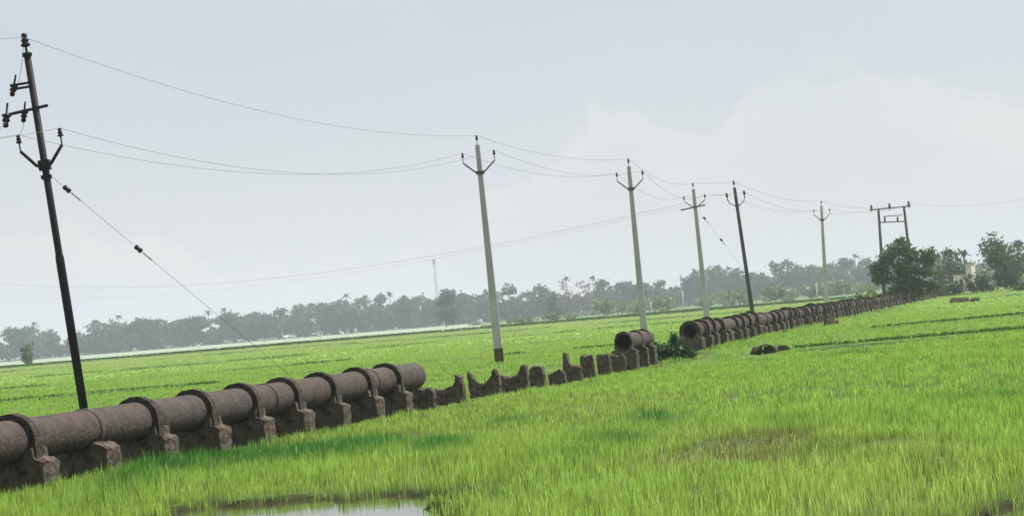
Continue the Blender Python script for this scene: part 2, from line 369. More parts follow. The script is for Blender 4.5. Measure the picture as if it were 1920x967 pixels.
def field(y0, y1, dens, width, hgt, per, margin, seed, name, label_y=None):
    r = np.random.default_rng(seed)
    area = .5*.45*(y1*y1-y0*y0)+2*margin*(y1-y0); n = int(area*dens/per)
    # sample y with pdf ~ width
    yy = y0+(y1-y0)*r.random(int(n*1.0)); wx = .225*yy+margin
    keep = r.random(len(yy)) < wx/(.225*y1+margin)
    while keep.sum() < n:
        y2 = y0+(y1-y0)*r.random(n); yy = np.concatenate([yy, y2]); keep = np.concatenate([keep, r.random(n) < (.225*y2+margin)/(.225*y1+margin)])
    yy = yy[keep][:n]; xx = (r.random(n)*2-1)*(.225*yy+margin)
    if y0 < 40:
        d = pool_d(xx, yy); k = (d > -.06) | ((d > -.7) & (r.random(n) < .14*(xx < -2.0)+.05)); 
        xx, yy = xx[k], yy[k]; n = len(xx)
    # blades
    cx = np.repeat(xx, per); cy = np.repeat(yy, per); nb_ = len(cx)
    cx = cx+r.normal(0, .035*(1+width*40), nb_); cy = cy+r.normal(0, .035*(1+width*40), nb_)
    gz = ground_z(cx, cy) if y0 < 150 else np.zeros(nb_)
    lush = np.clip(patchsum(cx, cy, LUSH), 0, 1.2); dry = np.clip(patchsum(cx, cy, DRY), 0, 1.2)
    big = fbm(cx*.12+5, cy*.05+3); mid = fbm(cx*.7, cy*.3); fine = fbm(cx*3.1, cy*1.6)
    dry = np.clip(dry*(.1+2.9*fbm(cx*1.6+9, cy*.9)), 0, 1); lush = np.clip(lush*(.6+1.3*fbm(cx*1.3+2, cy*.7+8)), 0, 1)
    dp = (cx-pipe_x(cy))
    row = np.exp(-((dp-.35)/.55)**2)
    H = hgt*(.6+.7*mid+.5*(fine-.5))*(.75+.5*r.random(nb_))*(1+.25*lush-.45*dry)
    under = np.exp(-(np.clip(np.abs(dp+.15)-.42, 0, 9)/.12)**2); weed = np.clip(patchsum(cx, cy, [(300, 850, 45, 14, 1.), (610, 790, 25, 6, .5)]), 0, 1)
    inrun = (cy < 43) | (cy > 76); under = under*np.where(inrun, 1, .6)
    row2 = np.exp(-((dp-.78)/.28)**2)*np.clip(fbm(cy*.8, cy*0+4)*2.6-.8, 0, 1.2)
    H = H*(1-.75*under*(1-weed))*(1+.9*weed)*(1+.8*row2*(cy < 240))
    tuft = np.repeat(.74+.52*r.random(n), per); H = H*(.8+.45*np.repeat(r.random(n)**2, per)+.1)
    if y0 < 40:
        d = pool_d(cx, cy); H = H*np.clip(.8+d*.2, .6, 1)*(1+.4*np.exp(-((d-2.2)/.9)**2))
    H = np.where((dry > .45) & (r.random(nb_) < .7), H*.25, H)
    W = width*(.7+.6*r.random(nb_))
    ang = r.random(nb_)*2*np.pi; lean = (.06+.26*r.random(nb_)**1.5)*H; la = ang+r.normal(0, .5, nb_)
    face = r.normal(0, .9, nb_)     # blade width direction
    wx_, wy_ = np.cos(face)*W/2, np.sin(face)*W/2
    lx, ly = np.cos(la)*lean, np.sin(la)*lean
    P = np.empty((nb_, 5, 3))
    P[:, 0] = np.stack([cx-wx_, cy-wy_, gz-.02], 1); P[:, 1] = np.stack([cx+wx_, cy+wy_, gz-.02], 1)
    P[:, 2] = np.stack([cx+lx*.35+wx_*.8, cy+ly*.35+wy_*.8, gz+H*.6], 1); P[:, 3] = np.stack([cx+lx*.35-wx_*.8, cy+ly*.35-wy_*.8, gz+H*.6], 1)
    P[:, 4] = np.stack([cx+lx, cy+ly, gz+H], 1)
    o = np.arange(nb_)[:, None]*5
    fl = (o+np.array([[0, 1, 2, 3, 3, 2, 4]])).ravel(); lt = np.tile([4, 3], nb_)
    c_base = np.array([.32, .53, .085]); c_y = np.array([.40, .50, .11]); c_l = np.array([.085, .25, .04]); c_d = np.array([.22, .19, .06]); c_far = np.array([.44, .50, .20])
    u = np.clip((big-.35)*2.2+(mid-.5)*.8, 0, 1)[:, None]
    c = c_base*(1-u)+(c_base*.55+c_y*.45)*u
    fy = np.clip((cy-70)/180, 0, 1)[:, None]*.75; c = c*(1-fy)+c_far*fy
    yl = (np.clip(patchsum(cx, cy, YELL), 0, 1)*np.clip(fbm(cx*.9+3, cy*.5)*2.4-.6, 0, 1))[:, None] if y0 < 60 else 0
    c = c*(1-yl)+np.array([.44, .53, .13])*yl
    c = c*(1-lush[:, None])+c_l*lush[:, None]
    dd = (dry*(r.random(nb_) < .75))[:, None]; c = c*(1-dd)+c_d*dd
    rr = r.random(nb_); straw = (rr < (.035 if y0 < 60 else 0))[:, None]; c = np.where(straw, np.array([.55, .62, .24]), c)
    vv = .38 if y0 < 60 else (.16 if y0 < 100 else .08)
    c = c*(1-vv+2*vv*r.random(nb_))[:, None]*(1+(tuft-1)*(1 if y0 < 60 else .6 if y0 < 100 else .25))[:, None]
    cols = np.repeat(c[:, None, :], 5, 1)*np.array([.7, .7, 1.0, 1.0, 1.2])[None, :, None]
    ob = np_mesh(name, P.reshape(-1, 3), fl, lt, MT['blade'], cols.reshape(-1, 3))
    return ob
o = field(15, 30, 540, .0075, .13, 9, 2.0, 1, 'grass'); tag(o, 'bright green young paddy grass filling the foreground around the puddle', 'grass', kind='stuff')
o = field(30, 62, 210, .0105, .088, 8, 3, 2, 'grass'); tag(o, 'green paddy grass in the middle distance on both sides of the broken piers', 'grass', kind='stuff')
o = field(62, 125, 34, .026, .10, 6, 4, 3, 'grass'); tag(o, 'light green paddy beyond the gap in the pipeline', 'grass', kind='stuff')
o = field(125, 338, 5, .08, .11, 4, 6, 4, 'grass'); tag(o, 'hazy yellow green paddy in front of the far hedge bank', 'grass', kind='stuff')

# weeds growing on the bunds
def weeds(name, pts, hgt, width, col, seed, jit=.3, fan=5):
    r = np.random.default_rng(seed); pts = np.asarray(pts); n = len(pts)
    c = np.repeat(pts, fan, 0); n = len(c); a = r.random(n)*2*np.pi
    H = hgt*(.4+.9*r.random(n)); L = H*(.2+.6*r.random(n)); W = width*(.6+.8*r.random(n)); fa = r.normal(0, .9, n)
    c = c+np.stack([r.normal(0, jit, n), r.normal(0, jit*.5, n), np.zeros(n)], 1)
    w = np.stack([np.cos(fa)*W/2, np.sin(fa)*W/2, 0*W], 1); l = np.stack([np.cos(a)*L, np.sin(a)*L, 0*W], 1); up = np.stack([0*H, 0*H, H], 1)
    P = np.stack([c-w*.5, c+w*.5, c+w+l*.4+up*.6, c-w+l*.4+up*.55, c+l+up], 1)
    o = np.arange(n)[:, None]*5; fl = (o+np.array([[0, 1, 2, 3, 3, 2, 4]])).ravel()
    cc = np.array(col)[None]*(.6+.8*r.random(n))[:, None]
    return np_mesh(name, P.reshape(-1, 3), fl, np.tile([4, 3], n), MT['blade'], np.repeat(cc, 5, 0))
wp = []
for (x0, x1, y0, y1, hh, w) in BUNDS[:-1]:
    L = abs(x1-x0); n = int(L*24/max(1, y0/90)); f = rng.random(n)
    g_ = (fbm(f*L*.15+y0, f*0) > (.5 if y0 > 75 else 0))
    for k in range(n):
        if g_[k]: wp.append((x0+(x1-x0)*f[k], y0+(y1-y0)*f[k]+rng.normal(0, w*.25)+.5*math.sin((x0+(x1-x0)*f[k])*.21+y0), hh*.5))
o = weeds('bund_weeds', wp, .085, .05, (.09, .17, .04), 11, .14); tag(o, 'dark green weeds growing along the low field banks', 'weeds', kind='stuff')
hx = rng.uniform(-110, 110, 9000); hk = fbm(hx*.12, hx*0+2) ; hx = hx[rng.random(9000) < .25+1.2*(hk-.3)]
hp = np.stack([hx, 339.5+rng.normal(0, 1.0, len(hx)), np.full(len(hx), .2)], 1)
o = weeds('hedge', hp, .26, .16, (.03, .08, .02), 12, .4, 4); tag(o, 'long dark green hedge line on the far field bank', 'hedge', kind='stuff')

# ------------------------------------------------------------------ pipeline
PR = .235; PZ = .585
ADIR = Vector((AXC, 1, 0)).normalized(); ARZ = -math.atan(AXC)     # local +Y runs along the pipe
def axis_pt(y, z=0): return Vector((pipe_x(y), y, z))
def tube_mesh(L, r_out=PR, r_in=PR-.03, n=40, seed=0, broken0=0, broken1=0):
    """hollow barrel along +Y from 0 to L, slightly uneven ends"""
    mb = MB(); segs = max(2, int(L/.6)); vs = []; fs = []
    rr = random.Random(seed)
    j0 = [rr.uniform(-1, 1)*broken0 for _ in range(n)]; j1 = [rr.uniform(-1, 1)*broken1 for _ in range(n)]
    def ring(y, r, ja):
        for k in range(n):
            a = 2*math.pi*k/n; vs.append((r*math.cos(a), y+ja[k], r*math.sin(a)))
    z0 = [0]*n
    for i in range(segs+1): ring(L*i/segs, r_out, j0 if i == 0 else j1 if i == segs else z0)
    for i in range(segs+1): ring(L*(segs-i)/segs, r_in, j1 if i == 0 else j0 if i == segs else z0)
    tot = 2*(segs+1)
    for i in range(tot):
        for k in range(n):
            a0 = i*n+k; a1 = i*n+(k+1) % n; b0 = ((i+1) % tot)*n+k; b1 = ((i+1) % tot)*n+(k+1) % n
            fs.append((a0, b0, b1, a1))
    mb.add(vs, fs, True); return mb
def outline_mesh(outl, t, seed, jit=.014, step=.07, n_t=4):
    """closed outline in the x-z plane extruded along y with worn, uneven edges"""
    pts = []
    for i in range(len(outl)):
        a = Vector(outl[i]); b_ = Vector(outl[(i+1) % len(outl)]); n = max(1, int((b_-a).length/step))
        for k in range(n): pts.append(a.lerp(b_, k/n))
    rr = random.Random(seed); m = len(pts); cen = Vector((0, .2)); vs = []; mb = MB()
    for j in range(n_t+1):
        y = (j/n_t-.5)*t; sh = .965 if j in (0, n_t) else 1.0
        for p in pts:
            q = cen+(p-cen)*sh
            vs.append((q.x+rr.uniform(-jit, jit), y+rr.uniform(-jit, jit)*.6, q.y+rr.uniform(-jit, jit)))
    fs = [(j*m+k, j*m+(k+1) % m, (j+1)*m+(k+1) % m, (j+1)*m+k) for j in range(n_t) for k in range(m)]
    fs.append(tuple(range(m))[::-1]); fs.append(tuple(n_t*m+k for k in range(m)))
    mb.add(vs, fs); return mb
def saddle(top, hw=.40, r=PR+.006, notch=None):
    """block outline with a round seat cut in its top"""
    seat = []
    dz = PZ-top; half = math.sqrt(max(r*r-dz*dz, .001)) if abs(dz) < r else r
    a0 = math.asin(max(-1, min(1, dz/r)))
    for k in range(9):
        a = -a0+(-(math.pi-2*a0))*k/8
        seat.append((r*math.cos(a), PZ+r*math.sin(a)))
    return seat
def pier_outline(kind):
    if kind == 'full':   # broad foot, shoulders, horns hugging the pipe
        return [(-.42, -.5), (.42, -.5), (.41, .34), (.36, .375), (.29, .39), (.285, .50)]+saddle(.50)+[(-.285, .50), (-.29, .39), (-.36, .375), (-.41, .34)]
    if kind == 'low':
        return [(-.40, -.55), (.40, -.55), (.39, .36), (.31, .40), (.24, .43)]+saddle(.43)+[(-.24, .43), (-.33, .39), (-.39, .35)]
    if kind == 'slab':
        return [(-.38, -.55), (.38, -.55), (.37, .30), (.30, .41), (.10, .40), (-.15, .44), (-.36, .42)]
    if kind == 'right_horn':
        return [(-.37, -.55), (.40, -.55), (.40, .36), (.36, .53), (.26, .55), (.16, .37), (.0, .31), (-.2, .29), (-.37, .34)]
    if kind == 'two_horns':
        return [(-.40, -.55), (.38, -.55), (.39, .42), (.35, .55), (.27, .50), (.15, .33), (-.02, .25), (-.18, .29), (-.30, .44), (-.37, .56), (-.41, .45)]
    if kind == 'stump':
        return [(-.29, -.55), (.31, -.55), (.30, .22), (.22, .40), (.02, .44), (-.20, .41), (-.28, .20)]
    if kind == 'left_horn':
        return [(-.36, -.55), (.38, -.55), (.38, .30), (.22, .36), (.06, .35), (-.08, .42), (-.14, .66), (-.28, .68), (-.29, .45), (-.36, .22)]
    if kind == 'rubble':
        return [(-.30, -.55), (.34, -.55), (.36, .14), (.12, .26), (-.10, .19), (-.33, .20)]
    if kind == 'square':
        return [(-.31, -.55), (.31, -.55), (.31, .40), (.25, .48), (-.02, .46), (-.24, .50), (-.31, .44)]
def strap_mesh(seed, r_in=PR+.004, r_out=PR+.070, t=.17, z_low=.30):
    """concrete clamp band: arch over the pipe with straight legs down into the pier"""
    rr = random.Random(seed); out = []; inn = []
    out.append((r_out+.01, z_low)); inn.append((r_in, z_low))
    for k in range(19):
        a = math.pi*k/18; out.append((r_out*math.cos(a), PZ+r_out*math.sin(a))); inn.append((r_in*math.cos(a), PZ+r_in*math.sin(a)))
    out.append((-r_out-.01, z_low)); inn.append((-r_in, z_low))
    n = len(out); vs = []
    for y in (-t/2, t/2):
        for (a, b_) in (out, inn) and [(out, 0), (inn, 1)]:
            for (x, z) in a: vs.append((x+rr.uniform(-.006, .006)*(1-b_), y+rr.uniform(-.006, .006), z+rr.uniform(-.006, .006)*(1-b_)))
    fs = []
    for i in range(n-1):
        o0, i0, o1, i1 = i, n+i, 2*n+i, 3*n+i
        fs += [(o0, i0, i0+1, o0+1), (o1, o1+1, i1+1, i1), (o0, o0+1, o1+1, o1), (i0, i1, i1+1, i0+1)]
    fs += [(0, 2*n, 3*n, n), (n-1, 2*n-1, 4*n-1, 3*n-1)]
    mb = MB(); mb.add(vs, fs); return mb
MESH = {}
def cached(key, make, m):
    if key not in MESH:
        o = make().build(key.split('#')[0], m); MESH[key] = o.data; bpy.data.objects.remove(o)
    return MESH[key]
def child(name, me, parent, loc=(0, 0, 0)):
    o = bpy.data.objects.new(name, me); COL.objects.link(o); o.parent = parent; o.location = loc; return o
def pier(y, kind='full', strap=True, var=0, label='', group=None, t=.44, dx=0, tilt=0, dz=0, wide=0, sy=None, sx=1.0):
    p = axis_pt(y); e = empty('pipe_pier', (p.x+dx, p.y, dz), ARZ+R(random.uniform(-3, 3)))
    e.rotation_euler.y = R(tilt); e.scale = (sx, 1, 1)
    tag(e, label, 'pier', group)
    child('support_block', cached(f'support_block#{kind}{var}{t}', lambda: outline_mesh(pier_outline(kind), t, hash((kind, var)) % 999 if False else len(kind)*31+var, jit=.014 if strap or kind == 'low' else .026), MT['pier']), e)
    if strap:
        child('clamp_band', cached(f'clamp_band#{var % 4}{wide}', lambda: strap_mesh(var % 4, **(dict(r_out=PR+.095, t=.3) if wide == 1 else dict(r_out=PR+.05, t=.2) if wide == 2 else {})), MT['strap']), e, (0, random.uniform(-.10, .02) if sy is None else sy, 0))
    return e
G1 = 'piers carrying the near pipe run'; G2 = 'bare broken piers in the gap'; G3 = 'piers carrying the far pipe run'
near = [(24.7, 'full', 1, 'leftmost banded pier, cut by the left edge of the photo'),
        (26.5, 'full', 1, 'banded pier left of the black steel pole, second from the left edge'),
        (28.3, 'low', 0, 'pier without a clamp band just right of the black steel pole foot'),
        (30.1, 'full', 1, 'banded pier with tall green weeds at its foot, next after the bandless one'),
        (32.0, 'full', 1, 'banded pier, second after the bandless pier of the near run'),
        (33.8, 'full', 1, 'banded pier, third after the bandless pier of the near run'),
        (35.6, 'full', 1, 'banded pier, fourth from the cut end of the near pipe run'),
        (37.4, 'full', 1, 'banded pier, third from the cut end of the near pipe run'),
        (39.3, 'full', 1, 'banded pier, second from the cut end of the near pipe run'),
        (41.0, 'full', 1, 'last banded pier before the cut end of the near pipe run')]
for i, (y, k, s, l) in enumerate(near): pier(y, k, bool(s), i % 5, l, G1)
def y_at(px, z=.3):
    """distance along the pipe axis at which it crosses a pixel column"""
    lo, hi = 20., 400.
    for _ in range(40):
        m_ = (lo+hi)/2
        l = CM.inverted() @ (axis_pt(m_, z)-Vector((0, 0, EYE)))
        if 960+F*l.x/(-l.z) < px: lo = m_
        else: hi = m_
    return lo
gap = [(790, 'slab', 'dark slab pier under the cut end of the near pipe run', 0),
       (838, 'right_horn', 'broken red brown pier with one horn on its right, first past the pipe end', 0),
       (914, 'two_horns', 'broken saddle pier with two horns in front of the second pole', -.05),
       (966, 'right_horn', 'dark broken pier with a raised right horn just right of the second pole', .05),
       (1008, 'stump', 'squat dark stump standing alone in the middle of the gap', -.03),
       (1047, 'rubble', 'low crumbled rubble remains of a pier right of the stump', 0),
       (1073, 'left_horn', 'broken pier with a thin upright spike on its left', -.02),
       (1102, 'square', 'blocky brown pier right of the spiked one', 0),
       (1130, 'square', 'blocky brown pier, second right of the spiked one', 0),
       (1153, 'slab', 'last bare pier before the short pipe section', 0)]
for i, (px_, k, l, tl) in enumerate(gap): pier(y_at(px_), k, False, 6+i, l, G2, t=.22, dx=random.uniform(-.06, .06), tilt=tl*40+random.uniform(-3, 3), dz=-.06-(.07 if i in (6, 9) else .0)-(.05 if i == 8 else 0), sx={'right_horn': .74, 'two_horns': .80, 'stump': .60, 'rubble': .58, 'left_horn': .60, 'square': .52, 'slab': .7}[k])
def run(y0, y1, label, b0, b1, seed):
    p = axis_pt(y0, PZ); L = (y1-y0)*math.hypot(1, AXC)
    e = empty('water_pipe', (p.x, p.y, p.z), ARZ); tag(e, label, 'pipe', 'pipe runs')
    tube_mesh(L, seed=seed, broken0=b0, broken1=b1).build('pipe_barrel', MT['iron'], e)
    return e, L
e, L = run(17, 42.75, 'near run of thick brown pipe, cut off left of the second pole', .0, .02, 3)
for yj in (28.35, 34.7, 39.9):     # thin joint collars
    mb = MB(); d = (yj-17)*math.hypot(1, AXC); vs = []; n = 40
    for y, r in ((d-.05, PR-.001), (d-.045, PR+.014), (d+.045, PR+.014), (d+.05, PR-.001)):
        for k in range(n): vs.append((r*math.cos(2*math.pi*k/n), y, r*math.sin(2*math.pi*k/n)))
    mb.add(vs, [(i*n+k, i*n+(k+1) % n, (i+1)*n+(k+1) % n, (i+1)*n+k) for i in range(3) for k in range(n)], True)
    mb.build('joint_collar', MT['iron'], e)
Ya, Yb = y_at(1168, PZ), y_at(1211, PZ)
run(Ya, Yb, 'short dark pipe section with an open mouth left of the shrub', .03, .04, 5)
for k_, (yy_, l) in enumerate(((Ya+.15, 'banded pier under the open mouth of the short pipe section'), ((Ya+Yb)/2, 'banded pier in the middle of the short pipe section'), (Yb-.5, 'banded pier at the shrub end of the short pipe section'))):
    pier(yy_, 'full', True, 2+k_, l, 'piers of the short pipe section', wide=2, t=.36, sy=-.02).scale = (.84, 1, 1)
Yc = y_at(1293, PZ)
run(Yc, 300, 'long far pipe run starting with an open mouth right of the shrub', .03, .02, 8)
ORD = 'first second third fourth fifth sixth seventh eighth ninth tenth eleventh twelfth thirteenth fourteenth fifteenth sixteenth seventeenth eighteenth nineteenth twentieth'.split()
y = Yc+.14; i = 0
while y < 299:
    if i < 20:
        l = f'banded pier, {ORD[i]} from the open mouth of the far pipe run'
    elif y < 160: l = 'small banded pier past the twentieth of the far pipe run, before the big tree'
    else: l = 'tiny banded pier of the far pipe run beyond the big tree'
    bands = i not in (4, 9)
    pr_ = pier(y, 'full', bands, i % 5, l, G3, dx=random.uniform(-.04, .04), tilt=random.uniform(-3, 3), t=.55, dz=random.uniform(-.02, .05) if i else 0, wide=1, sy=0 if i == 0 else None)
    pr_.scale = (random.uniform(.9, 1.12), 1, random.uniform(.93, 1.06) if i else 1)
    y += 1.8*random.uniform(.94, 1.06); i += 1

# fallen fragments in the grass
def fragment(name, px, py, sizes, label, cat='rubble'):
    c = gpt(px, py, 0); e = empty(name, (c.x, c.y, 0)); tag(e, label, cat, 'fallen fragments in the grass')
    rr = random.Random(int(px))
    for (dx, dy, dz, w, d, h_, rz) in sizes:
        mb = MB(); mb.box((0, 0, 0), (w, d, h_), Matrix.Rotation(rz, 3, 'Z') @ Matrix.Rotation(rr.uniform(-.3, .3), 3, 'X'), taper=.8)
        mb.v = [tuple(Vector(v)+Vector((rr.uniform(-1, 1), rr.uniform(-1, 1), rr.uniform(-1, 1)))*.04) for v in mb.v]
        o = mb.build('broken_chunk', MT['pier'], e); o.location = (dx, dy, dz)
    return e
e = fragment('pier_rubble', 1443, 662, [(-.32, 0, .10, .26, .3, .16, .3), (.02, .1, .10, .36, .35, .16, -.2), (.36, .05, .10, .30, .3, .10, .1)], 'dark broken concrete chunks lying in the bright grass before the far run')
mb = MB(); vs = []; n = 14       # curved shard of pipe leaning over the chunks
for yy in (0, .5):
    for r_ in (.16, .12):
        for k in range(n): a = math.pi*(.1+.8*k/(n-1)); vs.append((r_*1.5*math.cos(a), yy, r_*math.sin(a)+.06))
mb.add(vs, [(k, k+1, n+k+1, n+k) for k in range(n-1)]+[(2*n+k, 3*n+k, 3*n+k+1, 2*n+k+1) for k in range(n-1)]+[(k, 2*n+k, 2*n+k+1, k+1) for k in range(n-1)]+[(n+k, n+k+1, 3*n+k+1, 3*n+k) for k in range(n-1)]+[(0, n, 3*n, 2*n), (n-1, 3*n-1, 4*n-1, 2*n-1)][:1])
o = mb.build('pipe_shard', MT['iron'], e); o.location = (-.1, -.2, .02)
fragment('pier_rubble', 1556, 611, [(0, 0, .18, .45, .3, .22, .4), (.3, .1, .14, .2, .2, .14, 0)], 'small dark lump in the grass just below the far pipe run')
fragment('pier_rubble', 1800, 568, [(0, 0, .2, 1.3, .5, .25, .1), (1.0, .2, .15, .6, .4, .2, 0)], 'dark flat lump on the grass below the small house')

# ------------------------------------------------------------------ poles
def frame(pa, pb, Y):
    """pole foot, height and rotation from two measured points on its centre line"""
    a = pt(*pa, Y); b_ = pt(*pb, Y); d = (a-b_).normalized(); base = b_-d*(b_.z/d.z); L = (a-base).length
    return base, L, Vector((0, 0, 1)).rotation_difference(d)
def insulator(mb, o, s=1.0, up=(0, 0, 1)):
    mb.lathe([(.012*s, -.12*s), (.014*s, 0), (.05*s, .01*s), (.055*s, .03*s), (.03*s, .05*s), (.045*s, .07*s), (.045*s, .085*s), (.025*s, .10*s), (.035*s, .12*s), (.03*s, .15*s), (.008*s, .16*s)], o, up, 10)
ATT = {}
def concrete_pole(key, pa, pb, Y, label, name='electric_pole', s=1.0, arm='V', dark=None, w0=.30, w1=.15, d0=.22, d1=.12):
    base, L, q = frame(pa, pb, Y)
    e = empty(name, base); e.rotation_mode = 'QUATERNION'; e.rotation_quaternion = q; tag(e, label, 'electric pole', 'power poles beside the pipeline')
    mb = MB(); n = 14; vs = []
    for i in range(n+1):
        f = i/n; w = w0+(w1-w0)*f; d = d0+(d1-d0)*f; z = -.6+(L+.6)*f; ch = .02
        for x, y in ((-w/2+ch, -d/2), (w/2-ch, -d/2), (w/2, -d/2+ch), (w/2, d/2-ch), (w/2-ch, d/2), (-w/2+ch, d/2), (-w/2, d/2-ch), (-w/2, -d/2+ch)): vs.append((x, y, z))
    mb.add(vs, [(i*8+k, i*8+(k+1) % 8, (i+1)*8+(k+1) % 8, (i+1)*8+k) for i in range(n) for k in range(8)]+[tuple(range(8))[::-1], tuple(n*8+k for k in range(8))])
    mb.build('shaft', dark or MT['pcc'], e)
    if dark is None:   # muddy splash zone at the foot, a thin proud sleeve
        mb = MB(); mb.box((0, 0, .12), (w0*.985+.006, d0*.985+.006, .75)); mb.build('muddy_foot', MT['mud'], e)
    att = []
    mb = MB(); mb.path([(0, 0, L-.02), (0, 0, L+.14)], .012, 6); mb.build('top_pin', MT['galv'], e)
    mb = MB(); insulator(mb, (0, 0, L+.16), s); mb.build('insulator', MT['insul'], e); att.append((0, 0, L+.32))
    za = L-.92
    if arm == 'V':
        mb = MB()
        for sg in (-1, 1):
            mb.path([(sg*.03, -d1/2-.03, za), (sg*.12, -d1/2-.03, za), (sg*.52, -d1/2-.03, za+.36)], .03, 6)
            mb.path([(sg*.52, -d1/2-.03, za+.34), (sg*.52, -d1/2-.03, za+.52)], .012, 6)
        mb.box((0, -d1/2-.015, za), (w1+.12, .05, .12)); mb.build('cross_arm', MT['galv'], e)
        for sg in (-1, 1):
            mb = MB(); insulator(mb, (sg*.52, -d1/2-.03, za+.54), s); mb.build('insulator', MT['insul'], e); att.append((sg*.52, -d1/2-.03, za+.70))
    if arm == 'U':
        mb = MB()
        for sg in (-1, 1):
            mb.path([(sg*.03, -d1/2-.03, za), (sg*.18, -d1/2-.03, za+.02), (sg*.38, -d1/2-.03, za+.18), (sg*.45, -d1/2-.03, za+.42)], .026, 6)
        mb.box((0, -d1/2-.015, za), (w1+.1, .05, .1)); mb.build('cross_arm', MT['galv'], e)
        for sg in (-1, 1):
            mb = MB(); insulator(mb, (sg*.45, -d1/2-.03, za+.48), s*1.15); mb.build('insulator', MT['insul'], e); att.append((sg*.45, -d1/2-.03, za+.64))
    if arm == 'T':
        mb = MB(); mb.box((-.12, -d1/2-.03, za+.02), (1.25, .05, .07), Matrix.Rotation(R(6), 3, 'Y').inverted())
        for sg in (-1, 1): mb.path([(sg*.05, -d1/2-.03, za), (sg*.50, -d1/2-.03, za+.34)], .026, 6)
        mb.build('cross_arm', MT['galv'], e)
        for sg in (-1, 1):
            mb = MB(); insulator(mb, (sg*.52, -d1/2-.03, za+.46), s); mb.build('insulator', MT['insul'], e); att.append((sg*.52, -d1/2-.03, za+.62))
    M = Matrix.Translation(base) @ q.to_matrix().to_4x4()
    ATT[key] = [M @ Vector(a) for a in att]; ATT[key+'_M'] = (M, L)
    return e
ATT['order'] = 'top, left, right'
# P1: black steel pole with side brackets
base, L, q = frame((50, 98), (155, 752), 48)
e = empty('electric_pole', base); e.rotation_mode = 'QUATERNION'; e.rotation_quaternion = q
tag(e, 'tall black steel pole with side brackets at the far left behind the pipe', 'electric pole', 'power poles beside the pipeline')
mb = MB(); mb.path([(0, 0, -.6), (0, 0, L*.45), (0, 0, L*.46), (0, 0, L-.08)], [.088, .088, .074, .070], 12); mb.build('shaft', MT['steel'], e)
mb = MB(); mb.lathe([(.075, L-.10), (.10, L-.08), (.10, L-.02), (.04, L)], (0, 0, 0)); mb.path([(0, 0, L-.02), (0, 0, L+.14)], .015, 6); mb.build('top_cap', MT['steel'], e)
mb = MB(); insulator(mb, (0, 0, L+.10), 1.8); mb.build('insulator', MT['insul'], e)
mb = MB()
for z in (L-.62, L-.70): mb.box((-.16, -.05, z), (.34, .05, .045))
mb.build('side_bracket', MT['steel'], e)
mb = MB(); insulator(mb, (-.34, -.05, L-.60), 1.6, (-.35, 0, -1)); mb.build('insulator', MT['insul'], e)
mb = MB(); mb.box((-.14, -.06, L-1.16), (.80, .06, .055), Matrix.Rotation(R(-4), 3, 'Y')); mb.build('side_bracket', MT['steel'], e)
for x, sc in ((-.58, 1.8), (-.22, 1.5)):
    mb = MB(); insulator(mb, (x, -.06, L-1.16), sc, (-.25, 0, -1)); mb.build('insulator', MT['insul'], e)
za = L-2.32; mb = MB()
for sg in (-1, 1):
    mb.path([(sg*.04, -.09, za), (sg*.14, -.09, za+.02), (sg*.42, -.09, za+.36)], .035, 6)
    mb.path([(sg*.42, -.09, za+.34), (sg*.42, -.09, za+.50)], .014, 6)
mb.box((0, -.02, za+.02), (.22, .22, .20)); mb.box((0, -.02, za-.22), (.19, .19, .08)); mb.build('cross_arm', MT['steel'], e)
for sg in (-1, 1):
    mb = MB(); insulator(mb, (sg*.42, -.09, za+.52), 1.15); mb.build('insulator', MT['insul'], e)
M1 = Matrix.Translation(base) @ q.to_matrix().to_4x4()
ATT['P1'] = [M1 @ Vector(a) for a in ((0, 0, L+.3), (-.42, -.09, za+.70), (.42, -.09, za+.70))]
ATT['stay1'] = M1 @ Vector((.08, 0, za-.2)); ATT['j1'] = [M1 @ Vector(a) for a in ((-.38, -.06, L-.75), (-.6, -.06, L-1.3), (-.24, -.06, L-1.3))]

concrete_pole('P2', (895, 272), (936, 672), 79, 'pale concrete pole with a V arm rising behind the broken piers')
concrete_pole('P3', (1179, 312), (1206, 600), 97, 'concrete pole with a V arm behind the short pipe section, second of the concrete ones')
concrete_pole('P4', (1300, 355), (1325, 590), 119, 'concrete pole with a slanted crossbar near the open mouth of the far pipe run', arm='T')
darkp = mat('dark_slim_pole', (.075, .075, .07), .8, var=.4, scale=3)
concrete_pole('P5', (1377, 352), (1410, 580), 123, 'slim dark leaning pole with two curled arms, fifth from the left', arm='U', dark=darkp, w0=.22, w1=.15, d0=.18, d1=.12, s=1.3)
concrete_pole('P6', (1540, 386), (1549, 555), 157, 'small distant concrete pole standing between the leaning dark pole and the big tree')
# H frame of two legs
Y = 178
hb = []
e = empty('double_pole', gpt(1690, 585)*0 + Vector((pt(1690, 560, Y).x, Y, 0))); tag(e, 'double pole frame with crossbars rising out of the big tree', 'electric pole', 'power poles beside the pipeline')
o0 = Vector(e.location)
for (xa, ya, xb, yb) in ((1647, 392, 1657, 540), (1695, 388, 1712, 538)):
    bs, LL, qq = frame((xa, ya), (xb, yb), Y)
    top = bs+qq @ Vector((0, 0, LL)); mb = MB(); mb.path([bs-o0-Vector((0, 0, .5)), top-o0], [.15, .09], 8); mb.build('leg', darkp, e); hb.append((bs, top))
def bar(p, q_, r): 
    mb = MB(); mb.path([p-o0, q_-o0], r, 6); return mb
bar(pt(1630, 394, Y-.2), pt(1708, 386, Y-.2), .055).build('crossbar', MT['galv'], e)
bar(pt(1649, 417, Y-.2), pt(1697, 415, Y-.2), .05).build('crossbar', MT['galv'], e)
bar(pt(1657, 406, Y-.2), pt(1691, 403, Y-.2), .035).build('crossbar', MT['galv'], e)
